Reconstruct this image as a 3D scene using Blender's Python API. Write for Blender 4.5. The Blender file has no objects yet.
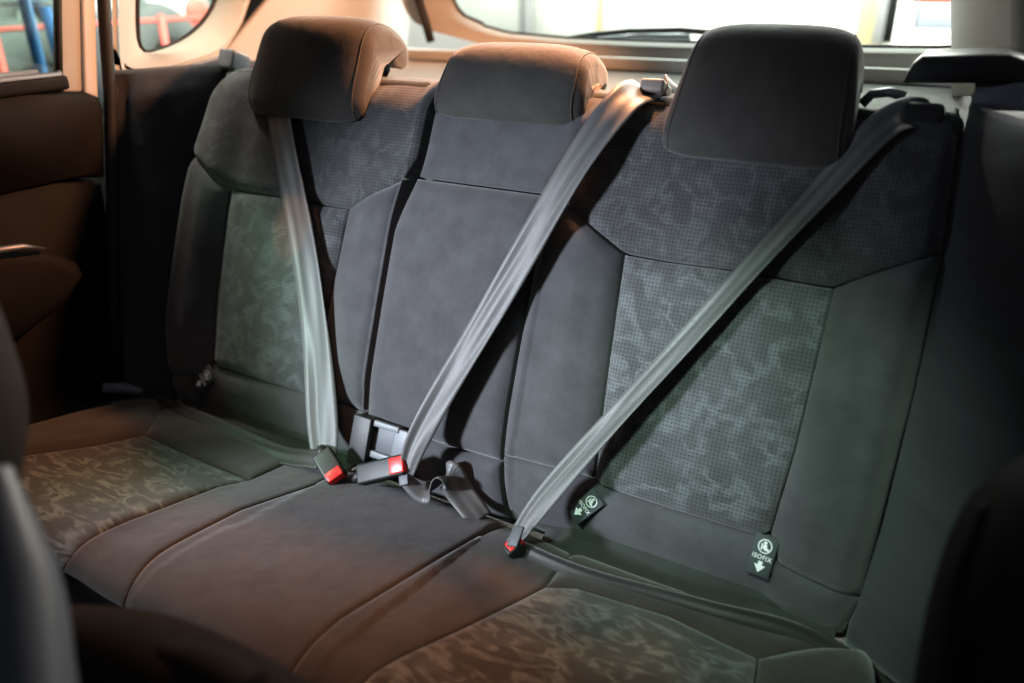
import bpy, bmesh, math, random
import numpy as np
from mathutils import Vector, Matrix

random.seed(7)
S = bpy.context.scene
COL = S.collection

# ---------------------------------------------------------------- camera
CAM = np.array([0.6111, -0.8041, 0.7213])
FW = np.array([-0.45107, 0.78330, -0.42775])
RT = np.array([0.86906, 0.49458, -0.01075])
UP = np.array([-0.20314, 0.37660, 0.90383])
FPX = 774.64
cd = bpy.data.cameras.new('camera')
cam = bpy.data.objects.new('camera', cd)
COL.objects.link(cam)
m = Matrix(((RT[0], UP[0], -FW[0], CAM[0]), (RT[1], UP[1], -FW[1], CAM[1]),
            (RT[2], UP[2], -FW[2], CAM[2]), (0, 0, 0, 1)))
loc, rot, _ = m.decompose()
cam.location = loc
cam.rotation_mode = 'QUATERNION'
cam.rotation_quaternion = rot
cd.sensor_width = 36
cd.lens = FPX / 1024 * 36
cd.clip_start = 0.02
cd.clip_end = 200
cd.dof.use_dof = True
cd.dof.focus_distance = 1.12
cd.dof.aperture_fstop = 1.9
S.camera = cam

# ---------------------------------------------------------------- world, lamps, exposure
S.view_settings.view_transform = 'Standard'
S.view_settings.look = 'None'
S.view_settings.exposure = -0.12
S.view_settings.gamma = 1.0
w = bpy.data.worlds.new('World')
S.world = w
w.use_nodes = True
w.node_tree.nodes['Background'].inputs[0].default_value = (0.80, 0.86, 1.0, 1)
w.node_tree.nodes['Background'].inputs[1].default_value = 0.085


def lamp(name, kind, pos, target, energy, color, size=0.4, size_y=None, spot=None, blend=0.3, spread=None):
    d = bpy.data.lights.new(name, kind)
    d.energy = energy
    d.color = color
    if kind == 'AREA':
        d.shape = 'RECTANGLE'
        d.size = size
        d.size_y = size_y or size
        if spread:
            d.spread = math.radians(spread)
    if kind == 'SPOT':
        d.spot_size = math.radians(spot)
        d.spot_blend = blend
        d.shadow_soft_size = size
    o = bpy.data.objects.new(name, d)
    COL.objects.link(o)
    o.location = pos
    o.rotation_euler = (Vector(target) - Vector(pos)).to_track_quat('-Z', 'Y').to_euler()
    return o


# daylight through the front windows (cool), the two side windows (green glass) and warm light from above
lamp('windscreen_light', 'SPOT', (-0.80, -1.35, 0.66), (0.03, 0.10, 0.23), 360, (0.80, 0.88, 1.0), 0.10, spot=32, blend=0.9)
lamp('far_window_light', 'SPOT', (-0.92, -0.62, 1.10), (-0.56, -0.08, 0.12), 120, (0.60, 1.0, 0.66), 0.06, spot=36, blend=0.4)
lamp('near_window_light', 'SPOT', (0.25, -0.90, 1.25), (0.43, 0.02, 0.15), 85, (0.70, 1.0, 0.80), 0.07, spot=25, blend=0.5)
lamp('warm_rear_roof_light', 'SPOT', (0.12, 0.47, 0.92), (-0.12, 0.38, 0.64), 70, (1.0, 0.42, 0.19), 0.025, spot=130, blend=0.5)
lamp('warm_glint_on_belt', 'SPOT', (-0.30, -0.55, 1.25), (-0.345, 0.095, 0.365), 45, (1.0, 0.45, 0.18), 0.01, spot=5.0, blend=0.3)  # added narrow beam that makes the orange patch on the left belt
lamp('warm_roof_glow', 'AREA', (-0.05, -0.30, 1.00), (-0.05, -0.20, 0.1), 0.45, (1.0, 0.55, 0.36), 0.3, 0.25, spread=70)
lamp('yard_light', 'AREA', (0.0, 3.2, 3.0), (0.3, 5.2, 0.4), 2600, (1.0, 0.98, 0.93), 5.0, 1.5)
lamp('workshop_light', 'AREA', (-1.75, 0.9, 1.9), (-4.2, 1.5, 0.5), 150, (0.92, 1.0, 0.93), 1.5, 1.0, spread=110)
lamp('quarter_window_light', 'SPOT', (-0.98, 0.24, 1.65), (-0.77, 0.24, 0.58), 110, (1.0, 0.97, 0.82), 0.08, spot=27, blend=0.5)
lamp('rear_window_light', 'AREA', (0.0, 1.55, 1.35), (0.0, 0.9, 0.56), 12, (0.9, 1.0, 0.94), 1.1, 0.3, spread=90)

# ---------------------------------------------------------------- frames
RC = 0.403136
DV = np.array([0, math.sin(RC), math.cos(RC)])
NV = np.array([0, -math.cos(RC), math.sin(RC)])


def ray(px, py):
    return FW + ((px - 512) * RT - (py - 341.5) * UP) / FPX


def on_plane(px, py, p0, n):
    d = ray(px, py)
    p0 = np.array(p0, float)
    n = np.array(n, float)
    return CAM + ((p0 - CAM) @ n) / (d @ n) * d


def px_back(px, py, off=0.0):
    """a point of the backrest plane seen in the photograph -> (x, s)"""
    P = on_plane(px, py, NV * off, NV)
    return (float(P[0]), float(P @ DV))


def at_x(px, py, x):
    return on_plane(px, py, (x, 0, 0), (1, 0, 0))


def at_y(px, py, y):
    return on_plane(px, py, (0, y, 0), (0, 1, 0))


def B(x, s, n):
    return np.array([x, 0, 0]) + DV * s + NV * n


# cushion profile: arc length t from the back edge forwards
CP = np.array([(0.02, -0.06), (-0.02, -0.012), (-0.06, 0.004), (-0.15, 0.022), (-0.25, 0.042), (-0.33, 0.058), (-0.375, 0.063),
               (-0.405, 0.056), (-0.425, 0.036), (-0.434, 0.0), (-0.438, -0.06), (-0.438, -0.16)])
_seg = np.linalg.norm(np.diff(CP, axis=0), axis=1)
CT = np.concatenate([[0], np.cumsum(_seg)])


def cush_t(y):
    """arc length of a point of the upper surface at depth y"""
    k = 7
    return float(np.interp(-y, -CP[:k + 1, 0], CT[:k + 1]))


TEND = float(CT[-1])


def K(x, t, n):
    e = 0.012
    def q(tt):
        return np.array([np.interp(tt, CT, CP[:, 0]), np.interp(tt, CT, CP[:, 1])])
    p = (q(t - e) + 2 * q(t) + q(t + e)) / 4
    d = q(min(t + e, TEND)) - q(max(t - e, 0))
    d /= np.linalg.norm(d)
    nrm = np.array([-d[1], d[0]])          # pointing up for d = forwards (-y)
    if nrm[1] < 0 and t < CT[6]:
        nrm = -nrm
    nrm = np.array([d[1], -d[0]])
    return np.array([x, p[0] + nrm[0] * n, p[1] + nrm[1] * n])


# ---------------------------------------------------------------- materials
def nt(name):
    mt = bpy.data.materials.new(name)
    mt.use_nodes = True
    t = mt.node_tree
    return mt, t, t.nodes, t.nodes['Principled BSDF']


def fabric(name, c, rough=0.9, pattern=None, pscale=13.0, thr=0.035, mesh_cell=None, weave=520.0, bump=0.30, sheen=0.25, stretch=(1, 1, 1)):
    mt, t, N, P = nt(name)
    L = t.links.new
    uv = N.new('ShaderNodeUVMap')
    P.inputs['Roughness'].default_value = rough
    P.inputs['Sheen Weight'].default_value = sheen
    P.inputs['Sheen Roughness'].default_value = 0.5
    P.inputs['Specular IOR Level'].default_value = 0.25
    # broad unevenness of the cloth
    n1 = N.new('ShaderNodeTexNoise'); n1.inputs['Scale'].default_value = 22; n1.inputs['Detail'].default_value = 9; n1.inputs['Roughness'].default_value = .62
    L(uv.outputs[0], n1.inputs['Vector'])
    rmp = N.new('ShaderNodeMapRange'); rmp.inputs['From Min'].default_value = .3; rmp.inputs['From Max'].default_value = .7
    rmp.inputs['To Min'].default_value = .78; rmp.inputs['To Max'].default_value = 1.22
    L(n1.outputs['Fac'], rmp.inputs['Value'])
    col = N.new('ShaderNodeMix'); col.data_type = 'RGBA'; col.blend_type = 'MULTIPLY'; col.inputs['Factor'].default_value = 1
    col.inputs[6].default_value = (*c, 1)
    L(rmp.outputs[0], col.inputs[7])
    out = col.outputs[2]
    if pattern:
        mp = N.new('ShaderNodeMapping'); mp.inputs['Scale'].default_value = stretch
        L(uv.outputs[0], mp.inputs['Vector'])
        n2 = N.new('ShaderNodeTexNoise'); n2.inputs['Scale'].default_value = pscale; n2.inputs['Detail'].default_value = 2.2
        n2.inputs['Distortion'].default_value = .9
        L(mp.outputs[0], n2.inputs['Vector'])
        a = N.new('ShaderNodeMath'); a.operation = 'SUBTRACT'; a.inputs[1].default_value = .5
        L(n2.outputs['Fac'], a.inputs[0])
        b = N.new('ShaderNodeMath'); b.operation = 'ABSOLUTE'; L(a.outputs[0], b.inputs[0])
        r = N.new('ShaderNodeMapRange'); r.interpolation_type = 'SMOOTHSTEP'
        r.inputs['From Min'].default_value = thr * .35; r.inputs['From Max'].default_value = thr * 1.4
        r.inputs['To Min'].default_value = 1; r.inputs['To Max'].default_value = 0
        L(b.outputs[0], r.inputs['Value'])
        n3 = N.new('ShaderNodeTexNoise'); n3.inputs['Scale'].default_value = 34; L(uv.outputs[0], n3.inputs['Vector'])
        r3 = N.new('ShaderNodeMapRange'); r3.inputs['From Min'].default_value = .36; r3.inputs['From Max'].default_value = .56
        r3.inputs['To Min'].default_value = .0
        L(n3.outputs['Fac'], r3.inputs['Value'])
        mp5 = N.new('ShaderNodeMapping'); mp5.inputs['Scale'].default_value = (90, 420, 1)
        L(uv.outputs[0], mp5.inputs['Vector'])
        n5 = N.new('ShaderNodeTexNoise'); n5.inputs['Scale'].default_value = 1; n5.inputs['Detail'].default_value = 3
        L(mp5.outputs[0], n5.inputs['Vector'])
        r5 = N.new('ShaderNodeMapRange'); r5.inputs['From Min'].default_value = .36; r5.inputs['From Max'].default_value = .62
        r5.inputs['To Min'].default_value = .45
        L(n5.outputs['Fac'], r5.inputs['Value'])
        m5 = N.new('ShaderNodeMath'); m5.operation = 'MULTIPLY'; L(r.outputs[0], m5.inputs[0]); L(r5.outputs[0], m5.inputs[1])
        mu = N.new('ShaderNodeMath'); mu.operation = 'MULTIPLY'; L(m5.outputs[0], mu.inputs[0]); L(r3.outputs[0], mu.inputs[1])
        mx = N.new('ShaderNodeMix'); mx.data_type = 'RGBA'
        mx.inputs[7].default_value = (*pattern, 1)
        L(out, mx.inputs[6]); L(mu.outputs[0], mx.inputs['Factor'])
        out = mx.outputs[2]
    hgt = None
    if mesh_cell:
        sep = N.new('ShaderNodeSeparateXYZ'); L(uv.outputs[0], sep.inputs[0])
        fs = []
        for k in (0, 1):
            f = N.new('ShaderNodeMath'); f.operation = 'MULTIPLY'; f.inputs[1].default_value = 2 * math.pi / mesh_cell
            L(sep.outputs[k], f.inputs[0])
            s_ = N.new('ShaderNodeMath'); s_.operation = 'SINE'; L(f.outputs[0], s_.inputs[0]); fs.append(s_)
        ad = N.new('ShaderNodeMath'); ad.operation = 'ADD'; L(fs[0].outputs[0], ad.inputs[0]); L(fs[1].outputs[0], ad.inputs[1])
        rr = N.new('ShaderNodeMapRange'); rr.inputs['From Min'].default_value = .3; rr.inputs['From Max'].default_value = 1.5
        rr.inputs['To Min'].default_value = 1; rr.inputs['To Max'].default_value = .45
        L(ad.outputs[0], rr.inputs['Value'])
        m2 = N.new('ShaderNodeMix'); m2.data_type = 'RGBA'; m2.blend_type = 'MULTIPLY'; m2.inputs['Factor'].default_value = 1
        L(out, m2.inputs[6]); L(rr.outputs[0], m2.inputs[7])
        out = m2.outputs[2]
        hgt = rr.outputs[0]
    L(out, P.inputs['Base Color'])
    n4 = N.new('ShaderNodeTexNoise'); n4.inputs['Scale'].default_value = weave; n4.inputs['Detail'].default_value = 2
    L(uv.outputs[0], n4.inputs['Vector'])
    bp = N.new('ShaderNodeBump'); bp.inputs['Strength'].default_value = bump; bp.inputs['Distance'].default_value = .001
    L(n4.outputs['Fac'], bp.inputs['Height'])
    last = bp
    nw = N.new('ShaderNodeTexNoise'); nw.inputs['Scale'].default_value = 16; nw.inputs['Detail'].default_value = 3
    L(uv.outputs[0], nw.inputs['Vector'])
    b3 = N.new('ShaderNodeBump'); b3.inputs['Strength'].default_value = .4; b3.inputs['Distance'].default_value = .008
    L(nw.outputs['Fac'], b3.inputs['Height']); L(last.outputs[0], b3.inputs['Normal'])
    last = b3
    if hgt:
        b2 = N.new('ShaderNodeBump'); b2.inputs['Strength'].default_value = .5; b2.inputs['Distance'].default_value = .001
        L(hgt, b2.inputs['Height']); L(last.outputs[0], b2.inputs['Normal'])
        last = b2
    L(last.outputs[0], P.inputs['Normal'])
    return mt


def plastic(name, c, rough=0.5, metal=0.0, grain=600.0, bump=0.08, spec=0.4):
    mt, t, N, P = nt(name)
    L = t.links.new
    P.inputs['Metallic'].default_value = metal
    P.inputs['Specular IOR Level'].default_value = spec
    tc = N.new('ShaderNodeTexCoord')
    n = N.new('ShaderNodeTexNoise'); n.inputs['Scale'].default_value = 9; n.inputs['Detail'].default_value = 6
    L(tc.outputs['Object'], n.inputs['Vector'])
    r = N.new('ShaderNodeMapRange'); r.inputs['To Min'].default_value = rough * .75; r.inputs['To Max'].default_value = min(1, rough * 1.25)
    L(n.outputs['Fac'], r.inputs['Value']); L(r.outputs[0], P.inputs['Roughness'])
    mx = N.new('ShaderNodeMix'); mx.data_type = 'RGBA'
    mx.inputs[6].default_value = (*[v * .88 for v in c], 1); mx.inputs[7].default_value = (*[min(1, v * 1.1) for v in c], 1)
    L(n.outputs['Fac'], mx.inputs['Factor']); L(mx.outputs[2], P.inputs['Base Color'])
    g = N.new('ShaderNodeTexNoise'); g.inputs['Scale'].default_value = grain
    L(tc.outputs['Object'], g.inputs['Vector'])
    b = N.new('ShaderNodeBump'); b.inputs['Strength'].default_value = bump; b.inputs['Distance'].default_value = .001
    L(g.outputs['Fac'], b.inputs['Height']); L(b.outputs[0], P.inputs['Normal'])
    return mt


def belt_mat(name, c):
    mt, t, N, P = nt(name)
    L = t.links.new
    uv = N.new('ShaderNodeUVMap')
    sep = N.new('ShaderNodeSeparateXYZ'); L(uv.outputs[0], sep.inputs[0])
    f = N.new('ShaderNodeMath'); f.operation = 'MULTIPLY'; f.inputs[1].default_value = 2 * math.pi * 2.5
    L(sep.outputs[0], f.inputs[0])
    s_ = N.new('ShaderNodeMath'); s_.operation = 'SINE'; L(f.outputs[0], s_.inputs[0])
    r = N.new('ShaderNodeMapRange'); r.inputs['From Min'].default_value = -1; r.inputs['To Min'].default_value = .72; r.inputs['To Max'].default_value = 1.08  # webbing stripes, deepened in colour to paint in the lengthwise highlights
    L(s_.outputs[0], r.inputs['Value'])
    mx = N.new('ShaderNodeMix'); mx.data_type = 'RGBA'; mx.blend_type = 'MULTIPLY'; mx.inputs['Factor'].default_value = 1
    mx.inputs[6].default_value = (*c, 1); L(r.outputs[0], mx.inputs[7]); L(mx.outputs[2], P.inputs['Base Color'])
    P.inputs['Roughness'].default_value = .46
    P.inputs['Specular IOR Level'].default_value = .5
    wv = N.new('ShaderNodeMath'); wv.operation = 'MULTIPLY'; wv.inputs[1].default_value = 2 * math.pi / .0025
    L(sep.outputs[1], wv.inputs[0])
    s2 = N.new('ShaderNodeMath'); s2.operation = 'SINE'; L(wv.outputs[0], s2.inputs[0])
    b = N.new('ShaderNodeBump'); b.inputs['Strength'].default_value = .2; b.inputs['Distance'].default_value = .0008
    L(s2.outputs[0], b.inputs['Height'])
    b2 = N.new('ShaderNodeBump'); b2.inputs['Strength'].default_value = .2; b2.inputs['Distance'].default_value = .001
    L(s_.outputs[0], b2.inputs['Height']); L(b.outputs[0], b2.inputs['Normal'])
    L(b2.outputs[0], P.inputs['Normal'])
    return mt


def glass_mat(name, tint, refl=.06):
    mt, t, N, P = nt(name)
    L = t.links.new
    N.remove(P)
    tr = N.new('ShaderNodeBsdfTransparent'); tr.inputs[0].default_value = (*tint, 1)
    gl = N.new('ShaderNodeBsdfGlossy'); gl.inputs['Roughness'].default_value = .03
    mx = N.new('ShaderNodeMixShader')
    fr = N.new('ShaderNodeFresnel'); fr.inputs[0].default_value = 1.25
    L(fr.outputs[0], mx.inputs[0]); L(tr.outputs[0], mx.inputs[1]); L(gl.outputs[0], mx.inputs[2])
    L(mx.outputs[0], N['Material Output'].inputs[0])
    return mt


M = dict(
    cloth=fabric('charcoal_cloth', (.052, .052, .056)),
    cloth_side=fabric('dark_side_cloth', (.031, .032, .038)),
    insert=fabric('patterned_mesh_cloth', (.062, .063, .066), pattern=(.108, .114, .122), pscale=20, thr=.07, mesh_cell=.0052, bump=.25),
    yoke=fabric('patterned_yoke_cloth', (.050, .050, .053), pattern=(.080, .083, .085), pscale=24, thr=.07, mesh_cell=.0052, bump=.25),
    seatpat=fabric('patterned_cushion_cloth', (.040, .038, .035), pattern=(.135, .142, .132), pscale=28, thr=.06, mesh_cell=.0030, bump=.25, stretch=(.6, 1.5, 1)),
    cushion=fabric('brown_lit_cushion_cloth', (.031, .025, .0215)),  # charcoal cloth with the dim brown light from above put into its colour
    head=fabric('headrest_cloth', (.040, .037, .034), rough=.85),
    dark=plastic('black_plastic', (.018, .018, .019), .5),
    carpet=fabric('dark_carpet', (.030, .034, .030), rough=1, weave=900, bump=.15),
    door=plastic('dark_brown_door_trim', (.008, .0066, .0056), .7, grain=900, bump=.15, spec=.15),
    near=plastic('dark_seat_trim', (.008, .007, .006), .85, spec=.1),
    beige=plastic('pale_trim', (.44, .44, .41), .7, grain=900, bump=.25),
    white=plastic('white_painted_metal', (.70, .72, .74), .35),
    rubber=plastic('black_rubber', (.012, .012, .013), .7),
    grey=plastic('grey_plastic', (.06, .065, .078), .5),
    palegrey=plastic('pale_grey_plastic', (.14, .15, .165), .45),
    red=plastic('red_button_plastic', (.75, .025, .02), .35, spec=.5),
    metal=plastic('bright_metal', (.22, .22, .23), .5, metal=1.0),
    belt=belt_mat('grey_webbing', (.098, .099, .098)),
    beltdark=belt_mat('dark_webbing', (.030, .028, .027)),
    tag=plastic('dark_tag_cloth', (.05, .06, .062), .8),
    print=plastic('white_print', (.80, .82, .82), .7),
    glass=glass_mat('side_glass', (.80, .90, .83)),
    rearglass=glass_mat('rear_glass', (.86, .95, .90)),
    blue=plastic('blue_paint', (.07, .30, .80), .4),
    redpaint=plastic('red_paint', (.55, .07, .05), .45),
    tyre=plastic('tyre_rubber', (.055, .058, .058), .8),
    wall=plastic('grey_wall', (.22, .24, .23), .9),
    bright=plastic('white_wall', (.82, .81, .77), .9),
    stone=plastic('yellow_stone', (.26, .22, .12), .9),
    concrete=plastic('concrete', (.13, .13, .13), .9),
    orange=plastic('pale_sleeve_plastic', (.24, .21, .19), .5),
    greytrim=plastic('grey_blue_trim', (.16, .175, .21), .45),
)


# ---------------------------------------------------------------- mesh helpers
def link(name, me, mat, parent=None, smooth=True):
    o = bpy.data.objects.new(name, me)
    COL.objects.link(o)
    if mat:
        me.materials.append(mat)
    if parent:
        o.parent = parent
        o.matrix_parent_inverse = Matrix.Translation(parent.location).inverted()
    if smooth:
        me.polygons.foreach_set('use_smooth', [True] * len(me.polygons))
    return o


def thing(name, label, cat, loc=(0, 0, 0), group=None):
    o = bpy.data.objects.new(name, None)
    o.empty_display_size = .05
    COL.objects.link(o)
    o.location = [float(v) for v in loc]
    o['label'] = label
    o['category'] = cat
    if group:
        o['group'] = group
    return o


def tag(o, label, cat, group=None):
    o['label'] = label
    o['category'] = cat
    if group:
        o['group'] = group
    return o


def structure(o):
    o['kind'] = 'structure'
    return o


def resample(pl, tt):
    pl = np.array(pl, float)
    d = np.concatenate([[0], np.cumsum(np.linalg.norm(np.diff(pl, axis=0), axis=1))])
    d /= d[-1]
    return np.array([np.interp(tt, d, pl[:, k]) for k in range(pl.shape[1])]).T


def dist_poly(Q, pl):
    pl = np.array(pl, float)
    best = np.full(Q.shape[:-1], 1e9)
    for a, b in zip(pl[:-1], pl[1:]):
        ab = b - a
        t = np.clip(((Q - a) @ ab) / max(ab @ ab, 1e-12), 0, 1)
        best = np.minimum(best, np.linalg.norm(Q - a - t[..., None] * ab, axis=-1))
    return best


def grid_mesh(name, V, UV, nu, nv, extra_faces=()):
    me = bpy.data.meshes.new(name)
    F = [(i * nv + j, (i + 1) * nv + j, (i + 1) * nv + j + 1, i * nv + j + 1) for i in range(nu - 1) for j in range(nv - 1)]
    F += list(extra_faces)
    me.from_pydata([tuple(map(float, v)) for v in V], [], F)
    ul = me.uv_layers.new(name='UVMap')
    for lp in me.loops:
        ul.data[lp.index].uv = UV[lp.vertex_index]
    me.update()
    return me


def coons(bottom, right, top, left, nu, nv):
    u = .5 - .5 * np.cos(np.pi * np.linspace(0, 1, nu))
    v = .5 - .5 * np.cos(np.pi * np.linspace(0, 1, nv))
    u = .5 * u + .5 * np.linspace(0, 1, nu)
    v = .5 * v + .5 * np.linspace(0, 1, nv)
    b, t, l, r = resample(bottom, u), resample(top, u), resample(left, v), resample(right, v)
    U, V = u[:, None, None], v[None, :, None]
    P = (1 - V) * b[:, None] + V * t[:, None] + (1 - U) * l[None] + U * r[None]
    P -= (1 - U) * (1 - V) * b[0] + U * (1 - V) * b[-1] + (1 - U) * V * t[0] + U * V * t[-1]
    return P


def panel(name, parent, mat, bottom, right, top, left, frame=B, base=None, pil=.012, wid=.03, nu=40, nv=48, skirt=.03, drop=0.0, fold=0.0, gap=.0011):
    """an upholstered panel: a patch of the seat surface, padded towards its middle, with its edges tucked into the seams"""
    P = coons(bottom, right, top, left, nu, nv)
    mid_ = (P.reshape(-1, 2).min(0) + P.reshape(-1, 2).max(0)) / 2
    ext_ = (P.reshape(-1, 2).max(0) - P.reshape(-1, 2).min(0)) / 2
    P = mid_ + (P - mid_) * (1 - gap / ext_)          # leave the seam as a real narrow gap
    rim = [P[:, 0], P[-1], P[:, -1], P[0]]
    d = np.minimum.reduce([dist_poly(P, e) for e in rim])
    q = np.clip(d / wid, 0, 1)
    h = pil * (1 - (1 - q) ** 2.2) - drop
    V, UV = [], []
    for i in range(nu):
        for j in range(nv):
            x, s = P[i, j]
            n = h[i, j] + (base(x, s) if base else 0)
            if fold:
                n += fold * math.sin(x * 41 + s * 23) * math.sin(s * 37 - x * 11) * q[i, j]
            V.append(frame(x, s, n))
            UV.append((x, s))
    ring = [(i, 0) for i in range(nu)] + [(nu - 1, j) for j in range(1, nv)] + [(i, nv - 1) for i in range(nu - 2, -1, -1)] + [(0, j) for j in range(nv - 2, 0, -1)]
    o0 = len(V)
    F = []
    for k, (i, j) in enumerate(ring):
        x, s = P[i, j]
        V.append(frame(x, s, (base(x, s) if base else 0) - drop - skirt))
        UV.append((x, s))
        k2 = (k + 1) % len(ring)
        F.append((i * nv + j, o0 + k, o0 + k2, ring[k2][0] * nv + ring[k2][1]))
    me = grid_mesh(name, V, UV, nu, nv, F)
    o = link(name, me, mat, parent)
    return o


def bm_obj(name, bm, mat, parent=None, smooth=True):
    me = bpy.data.meshes.new(name)
    bmesh.ops.recalc_face_normals(bm, faces=bm.faces)
    if 'UVMap' not in bm.loops.layers.uv:
        ul = bm.loops.layers.uv.new('UVMap')
        for f in bm.faces:
            for lp in f.loops:
                c = lp.vert.co
                lp[ul].uv = (c.x + .3 * c.y, c.z + .3 * c.y)
    bm.to_mesh(me)
    bm.free()
    return link(name, me, mat, parent, smooth)


def box(bm, c, ax, ay, az, bev=.003, seg=2):
    """a bevelled box from a centre and three half-axis vectors"""
    c, ax, ay, az = [np.array(v, float) for v in (c, ax, ay, az)]
    vs = [bm.verts.new(tuple(c + sx * ax + sy * ay + sz * az)) for sx in (-1, 1) for sy in (-1, 1) for sz in (-1, 1)]
    idx = [(0, 1, 3, 2), (4, 6, 7, 5), (0, 4, 5, 1), (2, 3, 7, 6), (0, 2, 6, 4), (1, 5, 7, 3)]
    fs = [bm.faces.new([vs[k] for k in f]) for f in idx]
    if bev:
        es = {e for f in fs for e in f.edges}
        bmesh.ops.bevel(bm, geom=list(es), offset=bev, segments=seg, profile=.6, affect='EDGES')
    return vs


def box_obj(name, c, ax, ay, az, mat, parent=None, bev=.003, seg=2):
    bm = bmesh.new()
    box(bm, c, ax, ay, az, bev, seg)
    return bm_obj(name, bm, mat, parent)


def tube(bm, pts, r, seg=10, closed=False):
    pts = [np.array(p, float) for p in pts]
    rr = r if hasattr(r, '__len__') else [r] * len(pts)
    rings = []
    n = len(pts)
    prev = None
    for i, p in enumerate(pts):
        a = pts[i - 1] if (i > 0 or closed) else pts[i]
        b = pts[(i + 1) % n] if (i < n - 1 or closed) else pts[i]
        t = b - a
        t /= np.linalg.norm(t) + 1e-12
        if prev is None:
            ref = np.array([0, 0, 1.0]) if abs(t[2]) < .9 else np.array([1.0, 0, 0])
        else:
            ref = prev
        u = np.cross(np.cross(t, ref), t)
        u /= np.linalg.norm(u)
        prev = u
        v = np.cross(t, u)
        rings.append([bm.verts.new(tuple(p + rr[i] * (math.cos(2 * math.pi * k / seg) * u + math.sin(2 * math.pi * k / seg) * v))) for k in range(seg)])
    for i in range(n - (0 if closed else 1)):
        a, b = rings[i], rings[(i + 1) % n]
        for k in range(seg):
            bm.faces.new((a[k], a[(k + 1) % seg], b[(k + 1) % seg], b[k]))
    if not closed:
        bm.faces.new(rings[0])
        bm.faces.new(rings[-1])


def tube_obj(name, pts, r, mat, parent=None, seg=10, closed=False):
    bm = bmesh.new()
    tube(bm, pts, r, seg, closed)
    return bm_obj(name, bm, mat, parent)


def catmull(pts, n):
    P = np.array(pts, float)
    P = np.vstack([2 * P[0] - P[1], P, 2 * P[-1] - P[-2]])
    out = []
    m_ = len(pts) - 1
    for t in np.linspace(0, m_, n):
        k = min(int(t), m_ - 1)
        f = t - k
        a, b, c, d = P[k:k + 4]
        out.append(.5 * ((2 * b) + (-a + c) * f + (2 * a - 5 * b + 4 * c - d) * f ** 2 + (-a + 3 * b - 3 * c + d) * f ** 3))
    return np.array(out)


def ribbon(name, pts, widths, mat, parent, wdir, n=90, thick=.0014, ripple=.0, cup=.0):
    """seat belt webbing along a curve; wdir = across-vector per control point"""
    C = catmull(pts, n)
    Wd = catmull(wdir, n)
    ww = catmull([[v] for v in widths], n)[:, 0]
    m_ = 9
    V, UV = [], []
    acc = 0
    for i in range(n):
        if i:
            acc += np.linalg.norm(C[i] - C[i - 1])
        t = C[min(i + 1, n - 1)] - C[max(i - 1, 0)]
        t /= np.linalg.norm(t)
        a = Wd[i] - (Wd[i] @ t) * t
        a /= np.linalg.norm(a)
        nr = np.cross(a, t)
        for k in range(m_):
            q = k / (m_ - 1) * 2 - 1
            off = cup * (1 - q * q) + ripple * math.sin(q * 4.2 + acc * 9) * math.sin(acc * 14 + 1)
            V.append(C[i] + a * q * ww[i] / 2 + nr * off)
            UV.append((k / (m_ - 1), acc))
    me = grid_mesh(name, V, UV, n, m_)
    o = link(name, me, mat, parent)
    md = o.modifiers.new('thickness', 'SOLIDIFY')
    md.thickness = thick
    md.offset = 0
    return o


def sm(a, b, x):
    t = min(1, max(0, (x - a) / (b - a)))
    return t * t * (3 - 2 * t)


# ---------------------------------------------------------------- rear backrests
def seat_base(x, s):
    n = .010 * math.sin(math.pi * min(1, max(0, s / .63)))
    if s > .56:
        n -= ((s - .56) / .07) ** 2 * .040
    if s < .06:
        n -= ((.06 - s) / .06) ** 2 * .022
    q = abs(x)
    fade = (1 - .85 * sm(.38, .52, s)) * (.35 + .65 * sm(.02, .16, s))
    if q > .14:
        n += .034 * sm(.495, .555, q) * (1 - .85 * sm(.36, .66, s)) * (.35 + .65 * sm(.02, .16, s))
        n -= .050 * sm(.575, .640, q) ** 2
        n += .022 * (1 - sm(.185, .262, q)) * fade
    else:
        n += .022 * fade + .004
    return n


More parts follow.
